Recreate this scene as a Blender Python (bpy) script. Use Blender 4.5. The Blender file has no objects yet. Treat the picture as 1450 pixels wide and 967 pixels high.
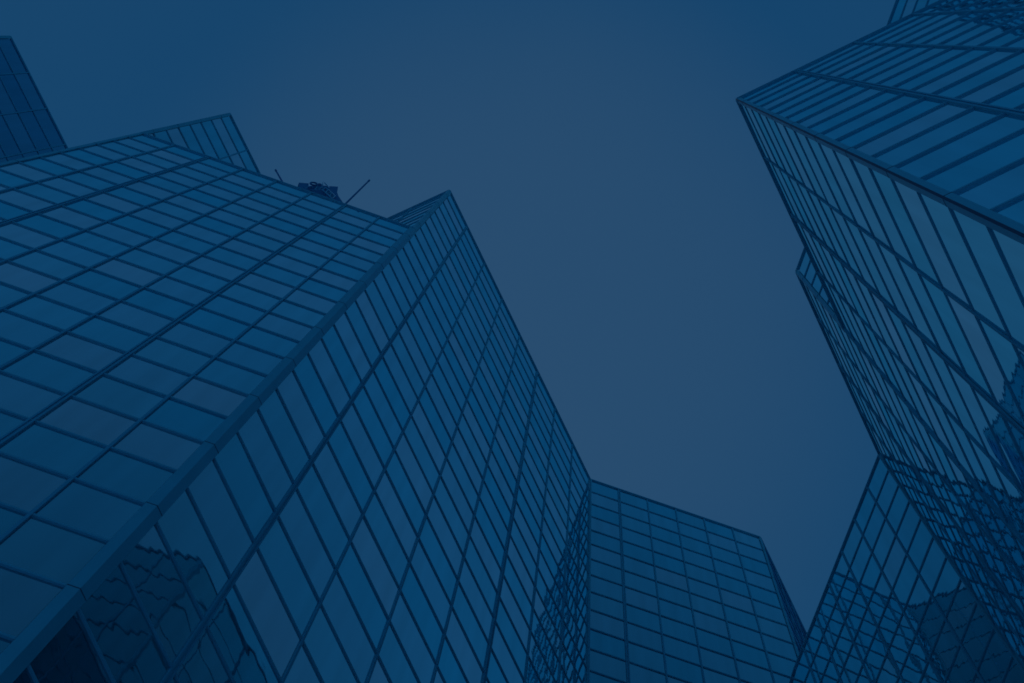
import bpy, math, random
from mathutils import Vector

random.seed(7)
S = bpy.context.scene
COL = S.collection

# ------------------------------------------------------------------ camera
F = 1200.0                 # focal length in photo pixels (photo 1450 px wide)
PX, PY = 844.0, 46.0       # where the verticals of the towers meet: straight overhead
CZ = 1.6                   # eye height
cam = bpy.data.objects.new("camera", bpy.data.cameras.new("camera"))
COL.objects.link(cam)
cam.location = (0, 0, CZ)
cam.rotation_euler = (math.pi, 0, 0)      # looking straight up, picture-down = +Y
cam.data.sensor_fit = 'HORIZONTAL'
cam.data.sensor_width = 36.0
cam.data.lens = 36.0 * F / 1450.0
cam.data.shift_x = -(PX - 725.0) / 1450.0
cam.data.shift_y = -(483.5 - PY) / 1450.0
cam.data.clip_start = 0.05
cam.data.clip_end = 6000
S.camera = cam

# ------------------------------------------------------------------ world, sun, exposure
SUN_EL, SUN_AZ = math.radians(89), math.radians(115)   # azimuth measured from +X towards +Y
w = bpy.data.worlds.new("World")
S.world = w
w.use_nodes = True
nt = w.node_tree
nt.nodes.clear()
N, Lk = nt.nodes.new, nt.links.new
out = N("ShaderNodeOutputWorld")
bg = N("ShaderNodeBackground")
bg.inputs["Strength"].default_value = 0.1
sky = N("ShaderNodeTexSky")
sky.sky_type = 'NISHITA'
sky.sun_disc = False
sky.sun_elevation = SUN_EL
sky.sun_rotation = math.radians(90) - SUN_AZ
sky.air_density = 1.0
sky.dust_density = 0.0
sky.ozone_density = 4.0
geo = N("ShaderNodeTexCoord")
# thin high cloud, thickest in one part of the sky
dirv = Vector(((740 - PX) / F, (440 - PY) / F, 1.0)).normalized()
nrm = N("ShaderNodeVectorMath"); nrm.operation = 'NORMALIZE'
Lk(geo.outputs["Generated"], nrm.inputs[0])
dot = N("ShaderNodeVectorMath"); dot.operation = 'DOT_PRODUCT'
dot.inputs[1].default_value = dirv
Lk(nrm.outputs[0], dot.inputs[0])
noi = N("ShaderNodeTexNoise")
noi.inputs["Scale"].default_value = 1.7
noi.inputs["Detail"].default_value = 5
noi.inputs["Roughness"].default_value = 0.45
Lk(nrm.outputs[0], noi.inputs["Vector"])
mr = N("ShaderNodeMapRange"); mr.interpolation_type = 'SMOOTHSTEP'
mr.inputs["From Min"].default_value = 0.89
mr.inputs["From Max"].default_value = 1.0
Lk(dot.outputs["Value"], mr.inputs["Value"])
nm = N("ShaderNodeMath"); nm.operation = 'MULTIPLY_ADD'
nm.inputs[1].default_value = 0.45
nm.inputs[2].default_value = -0.225
Lk(noi.outputs["Fac"], nm.inputs[0])
ad = N("ShaderNodeMath"); ad.operation = 'ADD'; ad.use_clamp = True
Lk(mr.outputs[0], ad.inputs[0]); Lk(nm.outputs[0], ad.inputs[1])
tint = N("ShaderNodeMix"); tint.data_type = 'RGBA'
tint.inputs["A"].default_value = (0.080, 0.326, 0.41, 1)     # clear blue part
tint.inputs["B"].default_value = (0.225, 0.415, 0.435, 1)     # under the thin cloud
Lk(ad.outputs[0], tint.inputs["Factor"])
mul = N("ShaderNodeMix"); mul.data_type = 'RGBA'; mul.blend_type = 'MULTIPLY'
mul.inputs["Factor"].default_value = 1.0
Lk(sky.outputs["Color"], mul.inputs["A"]); Lk(tint.outputs["Result"], mul.inputs["B"])
Lk(mul.outputs["Result"], bg.inputs["Color"])
Lk(bg.outputs[0], out.inputs["Surface"])

sun = bpy.data.objects.new("sun", bpy.data.lights.new("sun", 'SUN'))
COL.objects.link(sun)
sun.data.energy = 1.0
sun.data.angle = math.radians(3)
sun.data.color = (0.3, 0.6, 1.0)
sd = Vector((math.cos(SUN_EL) * math.cos(SUN_AZ), math.cos(SUN_EL) * math.sin(SUN_AZ), math.sin(SUN_EL)))
sun.rotation_euler = sd.to_track_quat('Z', 'Y').to_euler()
sun.location = (0, 0, 200)

S.view_settings.view_transform = 'Standard'
S.view_settings.look = 'None'
S.view_settings.gamma = 1
S.view_settings.exposure = 0.0
S.view_settings.use_curve_mapping = False
S.render.engine = 'CYCLES'
S.cycles.max_bounces = 6
S.cycles.glossy_bounces = 3
S.cycles.filter_width = 1.7

# ------------------------------------------------------------------ materials
def material(name):
    m = bpy.data.materials.new(name)
    m.use_nodes = True
    return m, m.node_tree, m.node_tree.nodes["Principled BSDF"]

def glass(name, tint, dark, fres, wave):
    """coated facade glass: a tinted mirror over a dark pane, never quite flat"""
    m, t, p = material(name)
    n, l = t.nodes.new, t.links.new
    at = n("ShaderNodeAttribute"); at.attribute_name = "pane"
    sep = n("ShaderNodeSeparateColor"); l(at.outputs["Color"], sep.inputs[0])
    pos = n("ShaderNodeNewGeometry")
    off = n("ShaderNodeVectorMath"); off.operation = 'MULTIPLY_ADD'
    off.inputs[1].default_value = (37, 53, 91)
    l(at.outputs["Vector"], off.inputs[0]); l(pos.outputs["Position"], off.inputs[2])
    n1 = n("ShaderNodeTexNoise")
    n1.inputs["Scale"].default_value = 0.42
    n1.inputs["Detail"].default_value = 2.0
    n1.inputs["Roughness"].default_value = 0.4
    l(off.outputs[0], n1.inputs["Vector"])
    bp = n("ShaderNodeBump")
    bp.inputs["Strength"].default_value = 1.0
    bp.inputs["Distance"].default_value = 1.0
    # broad bowing of the pane plus the fine roller waves of toughened glass
    sx = n("ShaderNodeSeparateXYZ"); l(off.outputs[0], sx.inputs[0])
    fq = n("ShaderNodeMath"); fq.operation = 'MULTIPLY_ADD'; fq.inputs[1].default_value = 6.2832 / 0.34
    n3 = n("ShaderNodeTexNoise"); n3.inputs["Scale"].default_value = 0.7; l(off.outputs[0], n3.inputs["Vector"])
    n3m = n("ShaderNodeMath"); n3m.operation = 'MULTIPLY'; n3m.inputs[1].default_value = 9.0
    l(n3.outputs["Fac"], n3m.inputs[0]); l(sx.outputs["Z"], fq.inputs[0]); l(n3m.outputs[0], fq.inputs[2])
    sn = n("ShaderNodeMath"); sn.operation = 'SINE'; l(fq.outputs[0], sn.inputs[0])
    rl = n("ShaderNodeMath"); rl.operation = 'MULTIPLY'; rl.inputs[1].default_value = 0.00005
    l(sn.outputs[0], rl.inputs[0])
    hh = n("ShaderNodeMath"); hh.operation = 'MULTIPLY_ADD'; hh.inputs[1].default_value = wave
    l(n1.outputs["Fac"], hh.inputs[0]); l(rl.outputs[0], hh.inputs[2])
    l(hh.outputs[0], bp.inputs["Height"])
    # colour of the coating differs a little from pane to pane
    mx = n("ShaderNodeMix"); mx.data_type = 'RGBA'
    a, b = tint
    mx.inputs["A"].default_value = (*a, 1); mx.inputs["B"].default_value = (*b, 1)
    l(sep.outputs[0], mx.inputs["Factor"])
    # faint streaks of dirt running down
    n2 = n("ShaderNodeTexNoise"); n2.inputs["Scale"].default_value = 1.0; n2.inputs["Detail"].default_value = 4
    mp = n("ShaderNodeMapping"); mp.inputs["Scale"].default_value = (1.4, 1.4, 0.12)
    l(off.outputs[0], mp.inputs["Vector"]); l(mp.outputs[0], n2.inputs["Vector"])
    st = n("ShaderNodeMapRange"); st.inputs["From Min"].default_value = 0.3; st.inputs["From Max"].default_value = 0.75
    st.inputs["To Min"].default_value = 1.04; st.inputs["To Max"].default_value = 0.9
    l(n2.outputs["Fac"], st.inputs["Value"])
    sc = n("ShaderNodeVectorMath"); sc.operation = 'SCALE'
    l(mx.outputs["Result"], sc.inputs[0]); l(st.outputs[0], sc.inputs["Scale"])
    gl = n("ShaderNodeBsdfGlossy"); gl.inputs["Roughness"].default_value = 0.018
    l(sc.outputs[0], gl.inputs["Color"]); l(bp.outputs[0], gl.inputs["Normal"])
    p.inputs["Base Color"].default_value = (*dark, 1)
    p.inputs["Roughness"].default_value = 0.25
    p.inputs["Specular IOR Level"].default_value = 0.2
    lw = n("ShaderNodeLayerWeight"); lw.inputs["Blend"].default_value = 0.5
    fr = n("ShaderNodeMapRange")
    fr.inputs["From Min"].default_value = 0.30; fr.inputs["From Max"].default_value = 0.62
    fr.inputs["To Min"].default_value = fres[0]; fr.inputs["To Max"].default_value = fres[1]
    l(lw.outputs["Facing"], fr.inputs["Value"])
    ms = n("ShaderNodeMixShader")
    l(fr.outputs[0], ms.inputs[0]); l(p.outputs[0], ms.inputs[1]); l(gl.outputs[0], ms.inputs[2])
    l(ms.outputs[0], t.nodes["Material Output"].inputs["Surface"])
    return m

def metal(name, col, rough, metallic, vary=0.12):
    m, t, p = material(name)
    n, l = t.nodes.new, t.links.new
    tc = n("ShaderNodeNewGeometry")
    no = n("ShaderNodeTexNoise"); no.inputs["Scale"].default_value = 0.8; no.inputs["Detail"].default_value = 5
    l(tc.outputs["Position"], no.inputs["Vector"])
    mr = n("ShaderNodeMapRange"); mr.inputs["To Min"].default_value = 1 - vary; mr.inputs["To Max"].default_value = 1 + vary
    l(no.outputs["Fac"], mr.inputs["Value"])
    sc = n("ShaderNodeVectorMath"); sc.operation = 'SCALE'; sc.inputs[0].default_value = col
    l(mr.outputs[0], sc.inputs["Scale"]); l(sc.outputs[0], p.inputs["Base Color"])
    p.inputs["Roughness"].default_value = rough
    p.inputs["Metallic"].default_value = metallic
    return m

M = {
    'window': glass("window_glass", ((0.38, 0.93, 1.0), (1.0, 1.0, 1.0)), (0.004, 0.03, 0.07), (0.36, 1.0), 0.012),
    'spandrel': glass("spandrel_glass", ((0.26, 0.92, 1.0), (0.58, 0.97, 1.0)), (0.004, 0.03, 0.07), (0.36, 1.0), 0.012),
    'navy': glass("navy_glass", ((0.15, 0.60, 0.80), (0.30, 0.70, 0.87)), (0.004, 0.03, 0.07), (0.36, 1.0), 0.012),
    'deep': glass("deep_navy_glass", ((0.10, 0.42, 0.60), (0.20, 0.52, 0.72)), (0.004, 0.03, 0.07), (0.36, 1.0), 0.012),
    'trim': metal("blue_trim_metal", (0.06, 0.40, 0.54), 0.4, 0.3),
    'transom': metal("dark_transom_metal", (0.05, 0.36, 0.52), 0.6, 0.0),
    'mullion': metal("blue_mullion_metal", (0.035, 0.33, 0.50), 0.5, 0.0),
    'core': metal("dark_wall", (0.01, 0.06, 0.13), 0.8, 0.0),
    'roof': metal("roof_gravel", (0.12, 0.16, 0.2), 0.95, 0.0, 0.3),
    'rig_dark': metal("dark_machine_paint", (0.012, 0.15, 0.34), 0.8, 0.0),
    'rig_light': metal("pale_machine_paint", (0.09, 0.38, 0.56), 0.7, 0.0),
    'paving': metal("paving", (0.22, 0.34, 0.42), 0.9, 0.0, 0.25),
}

# ------------------------------------------------------------------ helpers
def mesh_obj(name, verts, faces, mat, parent=None, tints=None):
    me = bpy.data.meshes.new(name)
    me.from_pydata([tuple(v) for v in verts], [], faces)
    me.update()
    if tints is not None:
        ca = me.attributes.new("pane", 'FLOAT_COLOR', 'FACE')
        for i, t in enumerate(tints):
            ca.data[i].color = (t[0], t[1], t[2], 1)
    me.materials.append(mat)
    o = bpy.data.objects.new(name, me)
    COL.objects.link(o)
    if parent:
        o.parent = parent
        o.matrix_parent_inverse = parent.matrix_world.inverted()
    return o

class MB:
    def __init__(s): s.v, s.f, s.t = [], [], []
    def hexa(s, p, tint=None):
        """8 points: 4 of one end, 4 of the other, matching order"""
        b = len(s.v); s.v += p
        fs = [(0, 3, 2, 1), (4, 5, 6, 7), (0, 1, 5, 4), (1, 2, 6, 5), (2, 3, 7, 6), (3, 0, 4, 7)]
        s.f += [tuple(b + i for i in q) for q in fs]
        if tint is not None: s.t += [tint] * 6
    def box(s, c, ax, ay, az, tint=None):
        c = Vector(c); ax, ay, az = Vector(ax) / 2, Vector(ay) / 2, Vector(az) / 2
        s.hexa([c - ax - ay - az, c + ax - ay - az, c + ax + ay - az, c - ax + ay - az,
                c - ax - ay + az, c + ax - ay + az, c + ax + ay + az, c - ax + ay + az], tint)
    def bar(s, a, b, wd, ht=None):
        a, b = Vector(a), Vector(b); d = b - a
        up = Vector((0, 0, 1)) if abs(d.normalized().z) < 0.95 else Vector((1, 0, 0))
        x = d.cross(up).normalized(); y = x.cross(d).normalized()
        s.box((a + b) / 2, d, x * wd, y * (ht or wd))
    def tube(s, pts, r, n=10):
        pts = [Vector(p) for p in pts]; b = len(s.v)
        for i, p in enumerate(pts):
            d = (pts[min(i + 1, len(pts) - 1)] - pts[max(i - 1, 0)]).normalized()
            up = Vector((0, 0, 1)) if abs(d.z) < 0.9 else Vector((1, 0, 0))
            x = d.cross(up).normalized(); y = d.cross(x)
            rr = r[i] if isinstance(r, (list, tuple)) else r
            for k in range(n):
                a = 2 * math.pi * k / n
                s.v.append(p + x * math.cos(a) * rr + y * math.sin(a) * rr)
        for i in range(len(pts) - 1):
            for k in range(n):
                k2 = (k + 1) % n
                s.f.append((b + i * n + k, b + i * n + k2, b + (i + 1) * n + k2, b + (i + 1) * n + k))
        s.f.append(tuple(b + k for k in range(n))[::-1])
        s.f.append(tuple(b + (len(pts) - 1) * n + k for k in range(n)))
    def prism(s, poly, z0, z1):
        b = len(s.v); n = len(poly)
        s.v += [Vector((p[0], p[1], z0)) for p in poly] + [Vector((p[0], p[1], z1)) for p in poly]
        s.f.append(tuple(b + i for i in range(n))[::-1]); s.f.append(tuple(b + n + i for i in range(n)))
        for i in range(n):
            j = (i + 1) % n
            s.f.append((b + i, b + j, b + n + j, b + n + i))
    def build(s, name, mat, parent=None):
        return mesh_obj(name, s.v, s.f, mat, parent, s.t if s.t else None)

def thing(name, label, cat, loc, group=None):
    o = bpy.data.objects.new(name, None); COL.objects.link(o)
    o.location = loc; o['label'] = label; o['category'] = cat
    if group: o['group'] = group
    bpy.context.view_layer.update()
    return o

ROW = 1.95
def at(px, py, h):
    """plan position of a roof corner h metres above the eye, seen in the photograph at (px, py)"""
    return Vector(((px - PX) * h / F, (py - PY) * h / F))

def proj(p):
    d = max(p[2] - CZ, 1e-3)
    return (PX + F * p[0] / d, PY + F * p[1] / d)

def clip_area(poly):
    for ax, lim, sg in ((0, 0, 1), (0, 1450, -1), (1, 0, 1), (1, 967, -1)):
        o = []
        for i in range(len(poly)):
            a, b = poly[i - 1], poly[i]
            ia, ib = (a[ax] - lim) * sg >= 0, (b[ax] - lim) * sg >= 0
            if ia != ib:
                t = (lim - a[ax]) / (b[ax] - a[ax])
                o.append((a[0] + t * (b[0] - a[0]), a[1] + t * (b[1] - a[1])))
            if ib: o.append(b)
        poly = o
        if not poly: return 0
    return abs(sum(poly[i - 1][0] * poly[i][1] - poly[i][0] * poly[i - 1][1] for i in range(len(poly)))) / 2

SCREENS = []      # (p0, p1, ztop) of every wall, for finding which panes the eye cannot see
def hidden(p, skip):
    for s in SCREENS:
        if s is skip: continue
        a, b, zt = s
        d = b - a; den = p[0] * d.y - p[1] * d.x
        if abs(den) < 1e-9: continue
        t = (a.x * d.y - a.y * d.x) / den
        u = (a.x * p[1] - a.y * p[0]) / den
        if 0 < t < 0.995 and 0 < u < 1 and CZ + t * (p[2] - CZ) < zt: return True
    return False

class Tower:
    def __init__(s, name, label, loc, shade=(0.5, 0.4), navy=False, row=1.95):
        s.row = row
        s.shade, s.navy = shade, navy
        s.root = thing(name, label, "tower", loc, "glass office towers around the open sky")
        s.panes = {'window': [], 'spandrel_panel': []}
        s.walls = []
    def core(s, poly, ztop, inset=0.12, zbot=0.0):
        # dark structural wall standing just behind the glass
        c = sum((Vector(p) for p in poly), Vector((0, 0))) / len(poly)
        n = len(poly); q = []
        ar = sum(poly[i - 1][0] * poly[i][1] - poly[i][0] * poly[i - 1][1] for i in range(n))
        sg = 1 if ar > 0 else -1
        for i in range(n):
            p0, p1, p2 = Vector(poly[i - 1]), Vector(poly[i]), Vector(poly[(i + 1) % n])
            e1, e2 = (p1 - p0).normalized(), (p2 - p1).normalized()
            n1, n2 = Vector((-e1.y, e1.x)) * sg, Vector((-e2.y, e2.x)) * sg
            k = max(0.3, 1 + n1.dot(n2))
            q.append(p1 + (n1 + n2) * inset / k)
        b = MB(); b.prism(q, zbot, ztop - 0.25); b.build("wall", M['core'], s.root)
        r = MB(); r.prism(q, ztop - 0.246, ztop - 0.15); r.build("roof", M['roof'], s.root)
    def facade(s, p0, p1, ztop, nb, zbot=0.0, phase=0, major=(), flip=False, ends=(0, 0), thin=1.0, mull=True, row=None, glass=None):
        """a curtain wall from p0 to p1: panes, transoms, mullions"""
        p0, p1 = Vector(p0), Vector(p1)
        ROW = row or s.row
        L = (p1 - p0).length; e = (p1 - p0) / L
        n = Vector((-e.y, e.x))
        if n.dot(-(p0 + p1) / 2) < 0: n = -n
        if flip: n = -n
        e3, n3 = Vector((e.x, e.y, 0)), Vector((n.x, n.y, 0))
        scr = (p0, p1, ztop)
        s.walls.append(scr); SCREENS.append(scr)
        a0, a1 = ends                      # width kept free for corner posts
        nrow = int(math.ceil((ztop - zbot) / ROW - 0.05))
        bw = L / nb
        for r in range(nrow):
            z1 = ztop - r * ROW; z0 = max(zbot, z1 - ROW)
            for b in range(nb):
                x0, x1 = b * bw, (b + 1) * bw
                if b == 0: x0 = a0
                if b == nb - 1: x1 = L - a1
                kind = 'spandrel_panel' if (r + phase) % 2 == 0 else 'window'
                c = p0 + e * (x0 + x1) / 2
                ctr = Vector((c.x, c.y, (z0 + z1) / 2)) - n3 * 0.02
                s.panes[kind].append((ctr, e3, n3, x1 - x0 - 0.05, z1 - z0 - 0.05, scr, flip, glass))
        # transoms: one rail along the wall at every row
        dep = 0.06 * thin
        for r in range(nrow + 1):
            z = max(zbot, ztop - r * ROW)
            if r == 0: continue
            m = MB()
            c = p0 + e * (a0 + L - a1) / 2 + n * (dep / 2 - 0.03)
            m.box((c.x, c.y, z), e3 * (L - a0 - a1), n3 * (dep + 0.06), Vector((0, 0, 0.07 * thin)))
            m.build("transom", M['transom'], s.root)
        # coping along the roof edge
        m = MB(); c = p0 + e * L / 2 + n * 0.03
        m.box((c.x, c.y, ztop + 0.02), e3 * (L - 0.02), n3 * 0.16, Vector((0, 0, 0.09)))
        m.build("coping", M['transom'], s.root)
        # mullions
        if mull:
            for b in range(1, nb):
                c = p0 + e * b * bw
                h = ztop - 0.06 - zbot; zc = (ztop - 0.06 + zbot) / 2
                if b in major:
                    m = MB()
                    for sg in (-1, 1):
                        q = c + e * sg * 0.075 + n * 0.035
                        m.box((q.x, q.y, zc), e3 * 0.07, n3 * 0.11 * thin, Vector((0, 0, h)))
                    mo = m.build("mullion", M['mullion'], s.root)
                    g = MB(); q = c + n * 0.015
                    g.box((q.x, q.y, zc), e3 * 0.076, n3 * 0.05, Vector((0, 0, h - 0.02)))
                    g.build("joint_seal", M['transom'], mo)
                else:
                    m = MB(); q = c + n * 0.03
                    m.box((q.x, q.y, zc), e3 * 0.11 * thin, n3 * 0.10 * thin, Vector((0, 0, h)))
                    m.build("mullion", M['mullion'], s.root)
        return e, n
    def post(s, p, ea, eb, na, nb_, wd, ztop, zbot=0.0, seam=False, d=0.085):
        p = Vector(p)
        mit = p + (na + nb_) * d / (1 + na.dot(nb_))
        inn = p - (na + nb_) * 0.1
        poly = [p + ea * wd, p + ea * wd + na * d, mit, p + eb * wd + nb_ * d, p + eb * wd, inn]
        b = MB(); b.prism(poly, zbot, ztop + 0.02)
        po = b.build("corner_post", M['trim'], s.root)
        z = ztop - s.row      # open joints between the cladding lengths
        k = 0.006
        pj = [p + ea * (wd + k), p + ea * (wd + k) + na * (d + k), p + (na + nb_) * (d + k) / (1 + na.dot(nb_)), p + eb * (wd + k) + nb_ * (d + k), p + eb * (wd + k), inn]
        while z > zbot + 0.5:
            g = MB(); g.prism(pj, z - 0.012, z + 0.012); z -= 2 * s.row
            g.build("cladding_joint", M['core'], po)
        if seam:
            k = (na + nb_).normalized()
            t = Vector((-k.y, k.x))
            sm = MB()
            c = mit + k * 0.0
            sm.box((c.x, c.y, (ztop + zbot) / 2), Vector((t.x, t.y, 0)) * 0.07, Vector((k.x, k.y, 0)) * 0.06, Vector((0, 0, ztop - zbot)))
            sm.build("corner_seam", M['core'], po)
    def end_trim(s, p, e, n, ztop, zbot=0.0, wd=0.16):
        p = Vector(p); c = p + e * wd / 2 + n * 0.05
        m = MB(); m.box((c.x, c.y, (ztop + zbot) / 2), Vector((e.x, e.y, 0)) * wd, Vector((n.x, n.y, 0)) * 0.14, Vector((0, 0, ztop - zbot - 0.05)))
        m.build("end_trim", M['transom'], s.root)
    def finish(s):
        rnd = random.Random(hash_name(s.root['label']))
        for kind, lst in s.panes.items():
            mat = M['navy'] if s.navy else M['window'] if kind == 'window' else M['spandrel']
            mean = s.shade[0] if kind == 'window' else s.shade[1]
            scored = []
            for it in lst:
                ctr, e3, n3, wd, ht, scr, flip, gl = it
                hx, hz = e3 * wd / 2, Vector((0, 0, ht / 2))
                q = [ctr - hx - hz, ctr + hx - hz, ctr + hx + hz, ctr - hx + hz]
                ar = 0
                if not flip and q[0].z > CZ + 0.5:
                    ar = clip_area([proj(v) for v in q])
                    if ar > 0 and all(hidden(ctr + hx * i * 0.9 + hz * j * 0.9, scr) for i in (-1, 1) for j in (-1, 1)): ar = 0
                scored.append((ar, it))
            scored.sort(key=lambda t: -t[0])
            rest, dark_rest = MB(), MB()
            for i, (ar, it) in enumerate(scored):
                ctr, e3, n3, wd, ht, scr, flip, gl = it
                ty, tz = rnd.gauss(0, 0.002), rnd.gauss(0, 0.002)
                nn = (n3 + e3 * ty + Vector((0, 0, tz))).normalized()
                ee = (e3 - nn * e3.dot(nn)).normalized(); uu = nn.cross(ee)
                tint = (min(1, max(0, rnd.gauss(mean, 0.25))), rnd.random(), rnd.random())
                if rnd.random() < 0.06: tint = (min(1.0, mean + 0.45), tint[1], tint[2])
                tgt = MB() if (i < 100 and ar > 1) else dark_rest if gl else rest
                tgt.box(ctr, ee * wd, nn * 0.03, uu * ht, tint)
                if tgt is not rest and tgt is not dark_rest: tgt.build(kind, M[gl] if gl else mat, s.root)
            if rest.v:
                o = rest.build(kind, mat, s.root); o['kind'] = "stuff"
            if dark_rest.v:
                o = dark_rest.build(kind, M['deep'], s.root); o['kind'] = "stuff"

def hash_name(t): return sum((i + 1) * ord(c) for i, c in enumerate(t)) % 100003

# ------------------------------------------------------------------ ground (underfoot, below the picture)
g = MB(); g.box((0, 0, -0.25), (3000, 0, 0), (0, 3000, 0), (0, 0, 0.5))
go = g.build("ground", M['paving']); go['kind'] = "structure"

# ------------------------------------------------------------------ heights and plan corners
H1, H2 = 32.4 * ROW, 40.27 * ROW       # low roof and full roof of the big tower, above the eye
ROW2 = ROW * 1.02                     # the ribbed tower has slightly taller storeys
HA, HC = 25.2 * ROW2, 31.2 * ROW2        # the same for the ribbed tower
V2 = lambda p: Vector((p[0], p[1]))
P0 = at(14, 52, H2); P1 = at(118, 256, H2); P2 = at(324.8, 161, H2)
P4 = at(636.3, 270, H2); P5 = at(835.4, 679.5, H2)
PN = at(427, 366, H2)
P6 = at(1076.4, 761.6, H2); P7 = at(1141, 897, H2); P8 = at(1250, 934, H2)
CA = at(1044.0, 140.8, HA); CC = at(1128.2, 385, HC)
va = math.radians(-25.7)
CD = CA + Vector((math.cos(va), math.sin(va))) * (4 * 92 * HA / F)
CX = CD + (CD - CC)
D0 = at(1245.7, 644, HC); ROW3 = ROW2
HD = 31.2 * ROW3                       # roof of the wedge shaped tower
E0 = at(1245.7, 644, HD); E1 = E0 + Vector((-0.368, 0.930)) * (342 * HD / F)

# ------------------------------------------------------------------ the big tower
T = Tower("glass_tower", "largest glass tower, machinery and thin poles on its lower roof beside a taller sharp corner", (P4.x, P4.y, 0))
big = T
B1, B2 = at(618, 780, H2), at(306, 665, H2)
T.core([P1, P2, PN, P4, P5, B1, B2], CZ + H2)
T.core([P2, P4, PN], CZ + H1, inset=0.12)
eC, nC = T.facade(P2, P4, CZ + H1, 8, phase=0, major=(2, 6), ends=(0.22, 0.34))
eU, nU = T.facade(P4, P5, CZ + H2, 8, phase=0, thin=0.85, major=(1, 5), ends=(0.30, 0.1))
eN, nN = T.facade(P2, PN, CZ + H2, 4, zbot=CZ + H1, phase=0, ends=(0.2, 0))
eV, nV = T.facade(P4, PN, CZ + H2, 4, zbot=CZ + H1, phase=0, ends=(0.25, 0))
eB, nB = T.facade(P2, P1, CZ + H2, 4, phase=0, flip=True, ends=(0.2, 0))
T.post(P4, -eC, eU, nC, nU, 0.32, CZ + H1)
T.post(P4, eV, eU, nV, nU, 0.26, CZ + H2, zbot=CZ + H1 + 0.03)
T.post(P2, eC, eB, nC, nB, 0.22, CZ + H1)
T.post(P2, eN, eB, nN, nB, 0.20, CZ + H2, zbot=CZ + H1 + 0.03)
T.end_trim(P5, -eU, nU, CZ + H2, wd=0.08)

# ------------------------------------------------------------------ tower behind it
T2 = Tower("glass_tower", "dark navy glass tower cut off by the picture edge, rising behind the largest tower", (P0.x, P0.y, 0), (0.8, 0.3), True)
o_ = Vector((-0.03, -0.06))
e, n = T2.facade(P0, P1 + (P0 - P1).normalized() * 0.05, CZ + H2, 4, phase=1, ends=(0.2, 0))
T2.core([P0, P1 + (P0 - P1).normalized() * 0.05, at(-98, 356, H2), at(-193, 148, H2)], CZ + H2)
T2.post(P0, e, Vector((-0.906, 0.42)), n, Vector((-0.42, -0.906)), 0.2, CZ + H2)

# ------------------------------------------------------------------ tower with the broad face at the bottom
T3 = Tower("glass_tower", "glass tower with one broad checkered face, joined to the largest tower", (P6.x, P6.y, 0), (0.12, 0.35))
q5 = P5 + (P6 - P5).normalized() * 0.06
e, n = T3.facade(q5, P6, CZ + H2, 6, phase=0, major=(1,), ends=(0.1, 0.14))
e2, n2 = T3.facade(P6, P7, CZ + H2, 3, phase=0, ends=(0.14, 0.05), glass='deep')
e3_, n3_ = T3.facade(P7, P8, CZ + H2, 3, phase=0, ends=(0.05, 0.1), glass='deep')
T3.core([q5, P6, P7, P8, at(1150, 1170, H2), at(775, 868, H2)], CZ + H2)
T3.post(P6, -e, e2, n, n2, 0.14, CZ + H2)
T3.end_trim(q5, e, n, CZ + H2, wd=0.08)

# ------------------------------------------------------------------ ribbed tower across the gap
T4 = Tower("glass_tower", "glass tower ribbed by close parallel dark lines, its sharp corner pointing into open sky", (CA.x, CA.y, 0), (0.08, 0.3), row=ROW2)
eV, nV = T4.facade(CA, CD, CZ + HA, 4, phase=0, major=(1,), ends=(0.21, 0))
eA, nA = T4.facade(CA, CC, CZ + HA, 4, phase=0, thin=0.6, major=(2,), ends=(0.21, 0))
eC2, nC2 = T4.facade(CC, D0, CZ + HC, 4, phase=0, thin=0.6, major=(0, 2), ends=(0.15, 0.05))
eD, nD = T4.facade(CC, CD, CZ + HC, 8, zbot=CZ + HA, phase=0, ends=(0.2, 0))
eX, nX = T4.facade(CD, CX, CZ + HC, 8, phase=0, ends=(0, 0.1))
T4.post(CA, eV, eA, nV, nA, 0.20, CZ + HA, seam=True, d=0.055)
m = MB(); q = CC + nA * 0.03
m.box((q.x, q.y, (CZ + HA) / 2), Vector((eA.x, eA.y, 0)) * 0.14, Vector((nA.x, nA.y, 0)) * 0.12, (0, 0, CZ + HA))
m.build("mullion", M['mullion'], T4.root)
T4.post(CC, eD, eC2, nD, nC2, 0.2, CZ + HC, zbot=CZ + HA + 0.03)
T4.core([CX, CC, D0, D0 + Vector((0.906, -0.42)) * 14, CX + Vector((0.906, 0.2)) * 14], CZ + HC)
T4.core([CA, CD, CC], CZ + HA)

# ------------------------------------------------------------------ wedge shaped tower with the diamond grid
T5 = Tower("glass_tower", "glass tower with diamond grid and dark wavy reflections, wedged below the ribbed tower", (E0.x, E0.y, 0), (0.1, 0.35), row=ROW3)
e, n = T5.facade(E0, E1, CZ + HD, 7, phase=0, ends=(0.1, 0.1))
T5.core([E0 + (E1 - E0).normalized() * 0.05, E1, E1 + Vector((0.93, 0.368)) * 8, E0 + (E1 - E0).normalized() * 0.05 + Vector((0.93, 0.368)) * 12], CZ + HD)
T5.end_trim(E0, e, n, CZ + HD, wd=0.08)

for t in (big, T2, T3, T4, T5): t.finish()

# ------------------------------------------------------------------ roof machinery on the low roof
inw = Vector((-nC.x, -nC.y))                 # away from the edge, over the roof
dE = abs(((P2 + P4) / 2).dot(nC))
def rp(px, py, b):
    """point b metres behind the roof edge (minus: out over the edge), seen in the photograph at (px, py)"""
    v = Vector((px - PX, py - PY)) / F
    h = (dE + b) / abs(v.dot(nC))
    return Vector((v.x * h, v.y * h, CZ + h))

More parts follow.
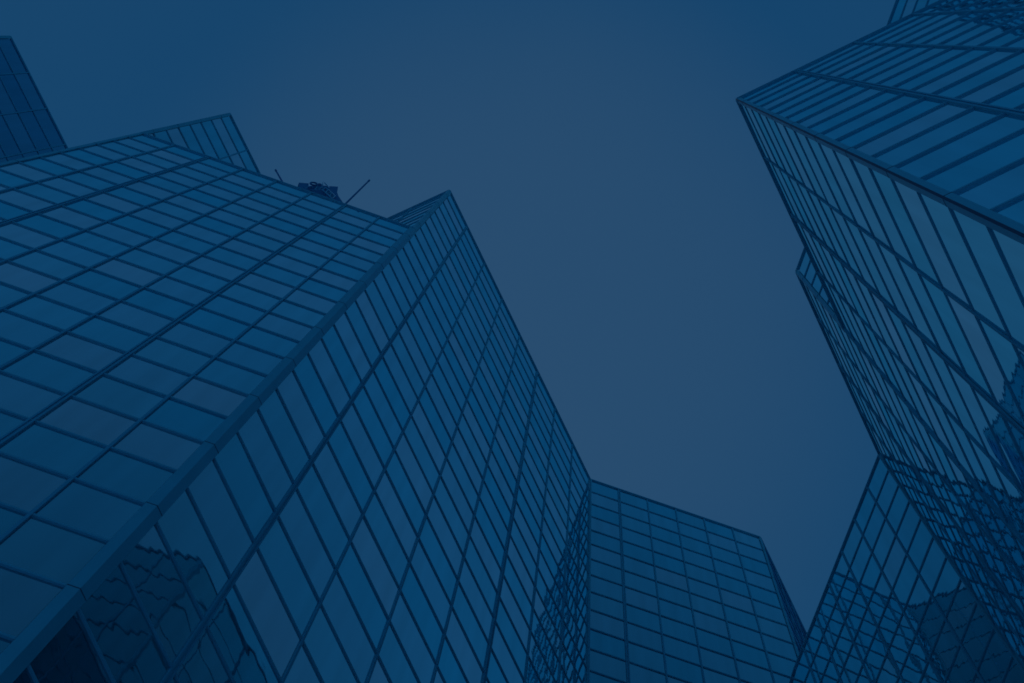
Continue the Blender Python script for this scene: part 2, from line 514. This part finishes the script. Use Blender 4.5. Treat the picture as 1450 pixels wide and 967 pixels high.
def slab(mb, pts, b0, b1):
    f = [rp(x, y, b0) for x, y in pts]
    iv = Vector((inw.x, inw.y, 0)) * (b1 - b0)
    k = [p + iv for p in f]
    o = len(mb.v); n = len(f)
    mb.v += f + k
    mb.f.append(tuple(o + i for i in range(n))); mb.f.append(tuple(o + n + i for i in range(n))[::-1])
    for i in range(n):
        j = (i + 1) % n
        mb.f.append((o + i, o + n + i, o + n + j, o + j))

def ring(mb, px, py, b, r, rt, n=20):
    c = rp(px, py, b)
    ex, ez = Vector((eC.x, eC.y, 0)), Vector((0, 0, 1))
    # foreshortening: the ring stands upright, facing out over the edge
    pts = [c + ex * math.cos(a) * r + ez * math.sin(a) * r * 1.6 for a in [2 * math.pi * k / n for k in range(n + 1)]]
    mb.tube(pts, rt, 8)

c0 = rp(455, 282, 1.2)
RIG = thing("window_cleaning_rig", "dark window cleaning machine with drums and pale arm, perched on the low roof edge", "roof machine", (c0.x, c0.y, CZ + H1 - 0.15))
m = MB(); slab(m, [(423.3, 258.4), (437, 259.6), (437.5, 273.5), (422.8, 270.5)], 0.28, 1.3)
m.build("counterweight", M['rig_dark'], RIG)
m = MB(); slab(m, [(461.5, 263.2), (478.8, 264.2), (477.4, 272.5), (479.5, 278), (488.2, 290.2), (486, 295), (462, 290)], 0.25, 1.1)
m.build("side_panel", M['rig_dark'], RIG)
m = MB(); slab(m, [(438, 263.5), (452, 262), (462, 263), (470, 284), (470, 292), (437, 279)], 0.45, 1.5)
m.build("machine_body", M['rig_dark'], RIG)
m = MB()
for a in (12.9, 15.6):
    for b in (0.9, 2.4):
        q = at(198.8, 189, H1) + eC * a + inw * b
        m.box((q.x, q.y, CZ + H1 + 0.6), (0.18, 0, 0), (0, 0.18, 0), (0, 0, 1.5))
for b in (0.9, 2.4):
    q = at(198.8, 189, H1) + eC * 14.25 + inw * b
    m.box((q.x, q.y, CZ + H1 + 1.4), Vector((eC.x, eC.y, 0)) * 3.0, Vector((inw.x, inw.y, 0)) * 0.2, (0, 0, 0.2))
m.build("carriage_frame", M['rig_dark'], RIG)
m = MB(); ring(m, 444.3, 260.2, 0.2, 0.25, 0.07); m.build("winch_drum", M['rig_dark'], RIG)
m = MB(); ring(m, 440.2, 265.2, 0.2, 0.14, 0.05); m.build("winch_drum", M['rig_dark'], RIG)
m = MB(); ring(m, 452.5, 261.2, 0.2, 0.13, 0.05); m.build("winch_drum", M['rig_dark'], RIG)
m = MB()                                        # pale lattice arm
up = [(447, 268.8), (452, 267.8), (456.5, 268.8), (461, 272.5), (466.5, 277.5), (470.5, 281)]
lo = [(457, 265.8), (461, 265.6), (465, 268.6), (470, 273.2), (474.5, 277.6)]
m.tube([rp(x, y, 0.15) for x, y in up], 0.045, 8)
m.tube([rp(x, y, 0.15) for x, y in lo], 0.04, 8)
for (x0, y0), (x1, y1) in (((456.5, 268.8), (461, 265.6)), ((461, 272.5), (465, 268.6)), ((461, 272.5), (470, 273.2)), ((466.5, 277.5), (470, 273.2)), ((470.5, 281), (474.5, 277.6)), ((466.5, 277.5), (474.5, 277.6))):
    m.bar(rp(x0, y0, 0.15), rp(x1, y1, 0.15), 0.05)
m.build("lattice_arm", M['rig_light'], RIG)
m = MB()
m.tube([rp(x, y, 0.16) for x, y in [(456, 262.5), (458, 257.8), (460.5, 259.5), (463.5, 262.5), (466, 266)]], 0.05, 8)
m.tube([rp(x, y, 0.16) for x, y in [(436, 264.5), (433, 266.5), (430, 264.2), (427.5, 266)]], 0.035, 8)
m.tube([rp(x, y, 0.17) for x, y in [(446, 268), (449, 264.5), (453, 266.5), (457, 264)]], 0.035, 8)
m.build("hose", M['rig_light'], RIG)

def pole(label, base, b0, tip, b1, r):
    p, q = rp(*base, b0), rp(*tip, b1)
    t = thing("roof_pole", label, "pole", (p.x, p.y, CZ + H1 - 0.15), "thin poles on the low roof")
    d = (p - q).normalized()
    foot = p + d * 0.9
    m = MB(); m.tube([foot, p, q], [r * 1.15, r, r * 0.8], 10); m.build("pole", M['rig_dark'], t)
    m = MB(); m.tube([q - d * 0.02, q - d * -0.16], r * 1.05, 10); m.build("end_cap", M['rig_dark'], t)
    m = MB(); m.box((foot.x, foot.y, CZ + H1 + 0.05), (0.4, 0, 0), (0, 0.4, 0), (0, 0, 0.3)); m.build("base_plate", M['rig_dark'], t)
    return t
pole("longer thin pole slanting outward from the roof edge, touching the window cleaning machine", (487.2, 290.6), 0.25, (523, 255.3), -1.3, 0.075)
pole("shorter thin pole standing alone on the low roof, away from the machine", (403.5, 263.5), 0.2, (390.3, 240.6), -0.35, 0.075)
